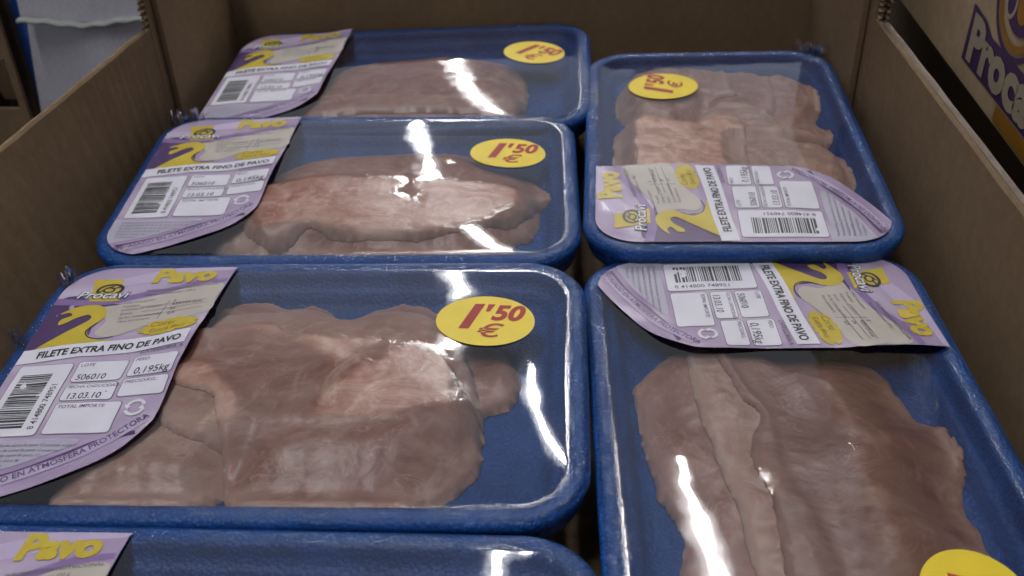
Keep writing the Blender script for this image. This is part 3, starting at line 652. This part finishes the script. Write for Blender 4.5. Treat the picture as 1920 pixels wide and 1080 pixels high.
# surface beneath everything
tb = mesh_obj('shelf_floor', *box_geo(-2.5, 2.5, -1, 3.5, -.34, -.3005), simple('dark_shelf', (.03, .028, .03), .6, .3, 60, .2), None, False); tb['kind'] = 'structure'

sb = empty('supporting_box', 'plain cardboard box hidden beneath the open box of turkey trays', 'box', (0, .4, -.3))
under(mesh_obj('carton', *box_geo(XL - .02, XR + .008, YN, YB, -.30, BOT - .0045), CARD, None, False), sb)
sb = empty('lower_box', 'dark cardboard box in the shadow under the printed box', 'box', (.43, .5, -.3))
under(mesh_obj('carton', *box_geo(.245, .62, .16, .80, -.30, .0425), CARD, None, False), sb)
# ------------------------------------------------------------------ neighbouring printed box on the right
nb_ = empty('printed_box', 'brown cardboard box printed with a purple brand word, beyond the right wall', 'box', (.42, .5, .043))
NX = .222
v, f = box_geo(NX, .62, .16, .80, .043, .30)
under(mesh_obj('carton', v, f, cardboard_mat('cardboard_brightened', (.38, .28, .17)), None, False), nb_)  # paler colour makes up for the little light on this face
def on_face(name, vf, off, mat, y0=.553, z0=.0585):
    # text x runs towards the camera (-y), text y runs up
    vv = vf[0] * .001; V = [(NX - off, y0 - a, z0 + b) for a, b in vv]; F = [tuple(q) for q in vf[1]]
    return under(mesh_obj(name, V, F, mat, None, False), nb_)
BP = ink('box_purple_ink', (.055, .022, .085)); BO = ink('box_orange_ink', (.28, .13, .012)); BW = ink('box_pale_ink', (.34, .28, .20))
on_face('logo_backing', polytess([(-6, -4), (-4, 28), (17, 26), (28, 21), (74, 21), (150, 23), (150, -4)], 20), .0004, BP)
on_face('brand_word', text('Procavi', 34, 0, 0, 0, 0, .5, sx=1.12), .0008, BW)
on_face('orange_stripe', polytess([(52, -14), (150, -14), (150, -5), (52, -5)], 20), .0004, BO)
on_face('emblem', ribbon(ell(52, 48, 24, 22, 40), 4.0, True), .0006, BO)
on_face('emblem', ribbon(ell(52, 48, 29, 27, 40), 3.0, True), .0005, BP)
on_face('emblem', polytess(ell(54, 50, 19, 17, 30), 20), .0007, BP)
on_face('emblem', polytess(ell(57, 48, 7, 9, 20), 20), .0010, BO); on_face('emblem', ribbon(ell(42, 46, 6, 8, 20), 2.4, True), .0009, BW)

# ------------------------------------------------------------------ left of the box: cloth garment with hem, blue edge, box with a hand slot
def cloth_geo(xa, xb, z0, z1, y, n=50, m=40, amp=.012):
    V = []; F = []
    for i in range(n + 1):
        for j in range(m + 1):
            s, t = i / n, j / m; xl = xa[0] + (xa[1] - xa[0]) * t; x = xl + (xb - xl) * s; z = z0 + (z1 - z0) * t
            V.append((x, y + amp * mnoise.noise(Vector((x * 18, z * 7, 2))) + amp * .8 * math.sin(x * 60 + z * 9) * .5, z))
    for i in range(n):
        for j in range(m): F.append((i * (m + 1) + j, (i + 1) * (m + 1) + j, (i + 1) * (m + 1) + j + 1, i * (m + 1) + j + 1))
    return V, F
gar = empty('cloth_garment', 'pale grey cloth garment with a stitched hem hanging beyond the left wall', 'garment', (-.37, .76, -.30))
CL = simple('grey_white_cloth', (.50, .49, .54), .85, .35, 500, .10)
under(mesh_obj('cloth_body', *cloth_geo((-.450, -.4115), -.275, -.30, .0155, .75), CL, None, True), gar)
under(mesh_obj('cloth_upper', *cloth_geo((-.4115, -.405), -.275, .0125, .08, .744, amp=.004), CL, None, True), gar)
V = []; F = []; n = 60; k = 8
for i in range(n + 1):
    x = -.411 + .136 * i / n; z = .0125 + .0022 * math.sin(i * .16 + 1.2) + .0006 * math.sin(i * .8)
    for j in range(k): V.append((x, .741 + .004 * math.cos(2 * math.pi * j / k), z + .0021 * math.sin(2 * math.pi * j / k)))
for i in range(n):
    for j in range(k): F.append((i * k + j, (i + 1) * k + j, (i + 1) * k + (j + 1) % k, i * k + (j + 1) % k))
under(mesh_obj('hem', V, F, simple('hem_cloth', (.40, .42, .40), .8, .3, 500, .1), None, True), gar)
under(mesh_obj('blue_trim', *cloth_geo((-.462, -.4225), -.405, -.30, .08, .768, 6, 20, .002), simple('blue_cloth', (.02, .085, .33), .7, .2, 400, .1), None, True), gar)
lb = empty('handled_box', 'brown cardboard box with a cut hand slot at the left edge of the photo', 'box', (-.52, .80, -.30))
V, F = [], []
# front panel with a slot that bends open: built round the opening
y0 = .742; xs = [-.60, -.4525, -.4325, -.4268]; zs = [-.30, -.0585, -.0165, .10]
for a in range(3):
    for c in range(3):
        if a == 1 and c == 1: continue
        v, f = box_geo(xs[a], xs[a + 1], y0, y0 + .004, zs[c], zs[c + 1]); nb2 = len(V); V += v; F += [tuple(i + nb2 for i in q) for q in f]
under(mesh_obj('front_panel', V, F, CARD, None, False), lb)
under(mesh_obj('slot_flap', [(-.4515, y0 - .0005, -.0165), (-.4330, y0 - .0005, -.0165), (-.4340, y0 + .012, -.0555), (-.4495, y0 + .012, -.0555), (-.4515, y0 + .003, -.0165), (-.4330, y0 + .003, -.0165), (-.4340, y0 + .015, -.0555), (-.4495, y0 + .015, -.0555)],
      [(0, 3, 2, 1), (4, 5, 6, 7), (0, 1, 5, 4), (1, 2, 6, 5), (2, 3, 7, 6), (3, 0, 4, 7)], CARD, None, False), lb)
v, f = box_geo(-.60, -.4290, y0 + .02, 1.0, -.30, .10); under(mesh_obj('carton', v, f, simple('slot_shade_card', (.06, .04, .025), .8, .2, 80, .2), None, False), lb)  # dark colour stands in for the shade behind the hand slot

# ------------------------------------------------------------------ fluorescent tubes overhead
def emis(name, col, s):
    m = bpy.data.materials.new(name); m.use_nodes = True; n = m.node_tree.nodes; l = m.node_tree.links
    b = n['Principled BSDF']; b.inputs['Base Color'].default_value = (.8, .8, .8, 1); b.inputs['Emission Color'].default_value = (*col, 1); b.inputs['Emission Strength'].default_value = s
    return m
TUBE = emis('tube_light', (1.0, .985, .975), 80)
HOUS = simple('lamp_housing', (.7, .7, .72), .5)
def tube(p, q, label, r=.022):
    p, q = Vector(p), Vector(q); mid = (p + q) / 2; d = (q - p); L = d.length; n = 16
    root = empty('fluorescent_lamp', label, 'lamp', mid, (0, 0, math.atan2(d.y, d.x)), 'ceiling lamps')
    V = []; F = []
    for s in (-1, 1):
        for i in range(n): t = 2 * math.pi * i / n; V.append((s * L / 2, r * math.cos(t), r * math.sin(t)))
    for i in range(n): F.append((i, (i + 1) % n, n + (i + 1) % n, n + i))
    F.append(tuple(range(n))[::-1]); F.append(tuple(range(n, 2 * n)))
    mesh_obj('tube', V, F, TUBE, root, True)
    v, f = box_geo(-L / 2 - .03, L / 2 + .03, -.07, .07, r + .012, r + .06); mesh_obj('housing', v, f, HOUS, root, False)
tube((-.11, 2.40, 2.2), (-.34, 3.65, 2.2), 'nearest ceiling tube lamp above the trays')
tube((-.39, 3.9, 2.2), (-.66, 5.2, 2.2), 'farther ceiling tube lamp in the row above the trays')
tube((-.71, 5.45, 2.2), (-.95, 6.70, 2.2), 'farthest ceiling tube lamp in the row above the trays')
tube((-.65, -.9, 2.2), (-.42, .35, 2.2), 'unseen ceiling tube lamp added behind the camera to light near sides')  # unseen lamp, added to brighten the sides facing the camera
tube((.46, 1.5, 2.2), (.24, 2.75, 2.2), 'ceiling tube lamp ahead of the camera, right row')
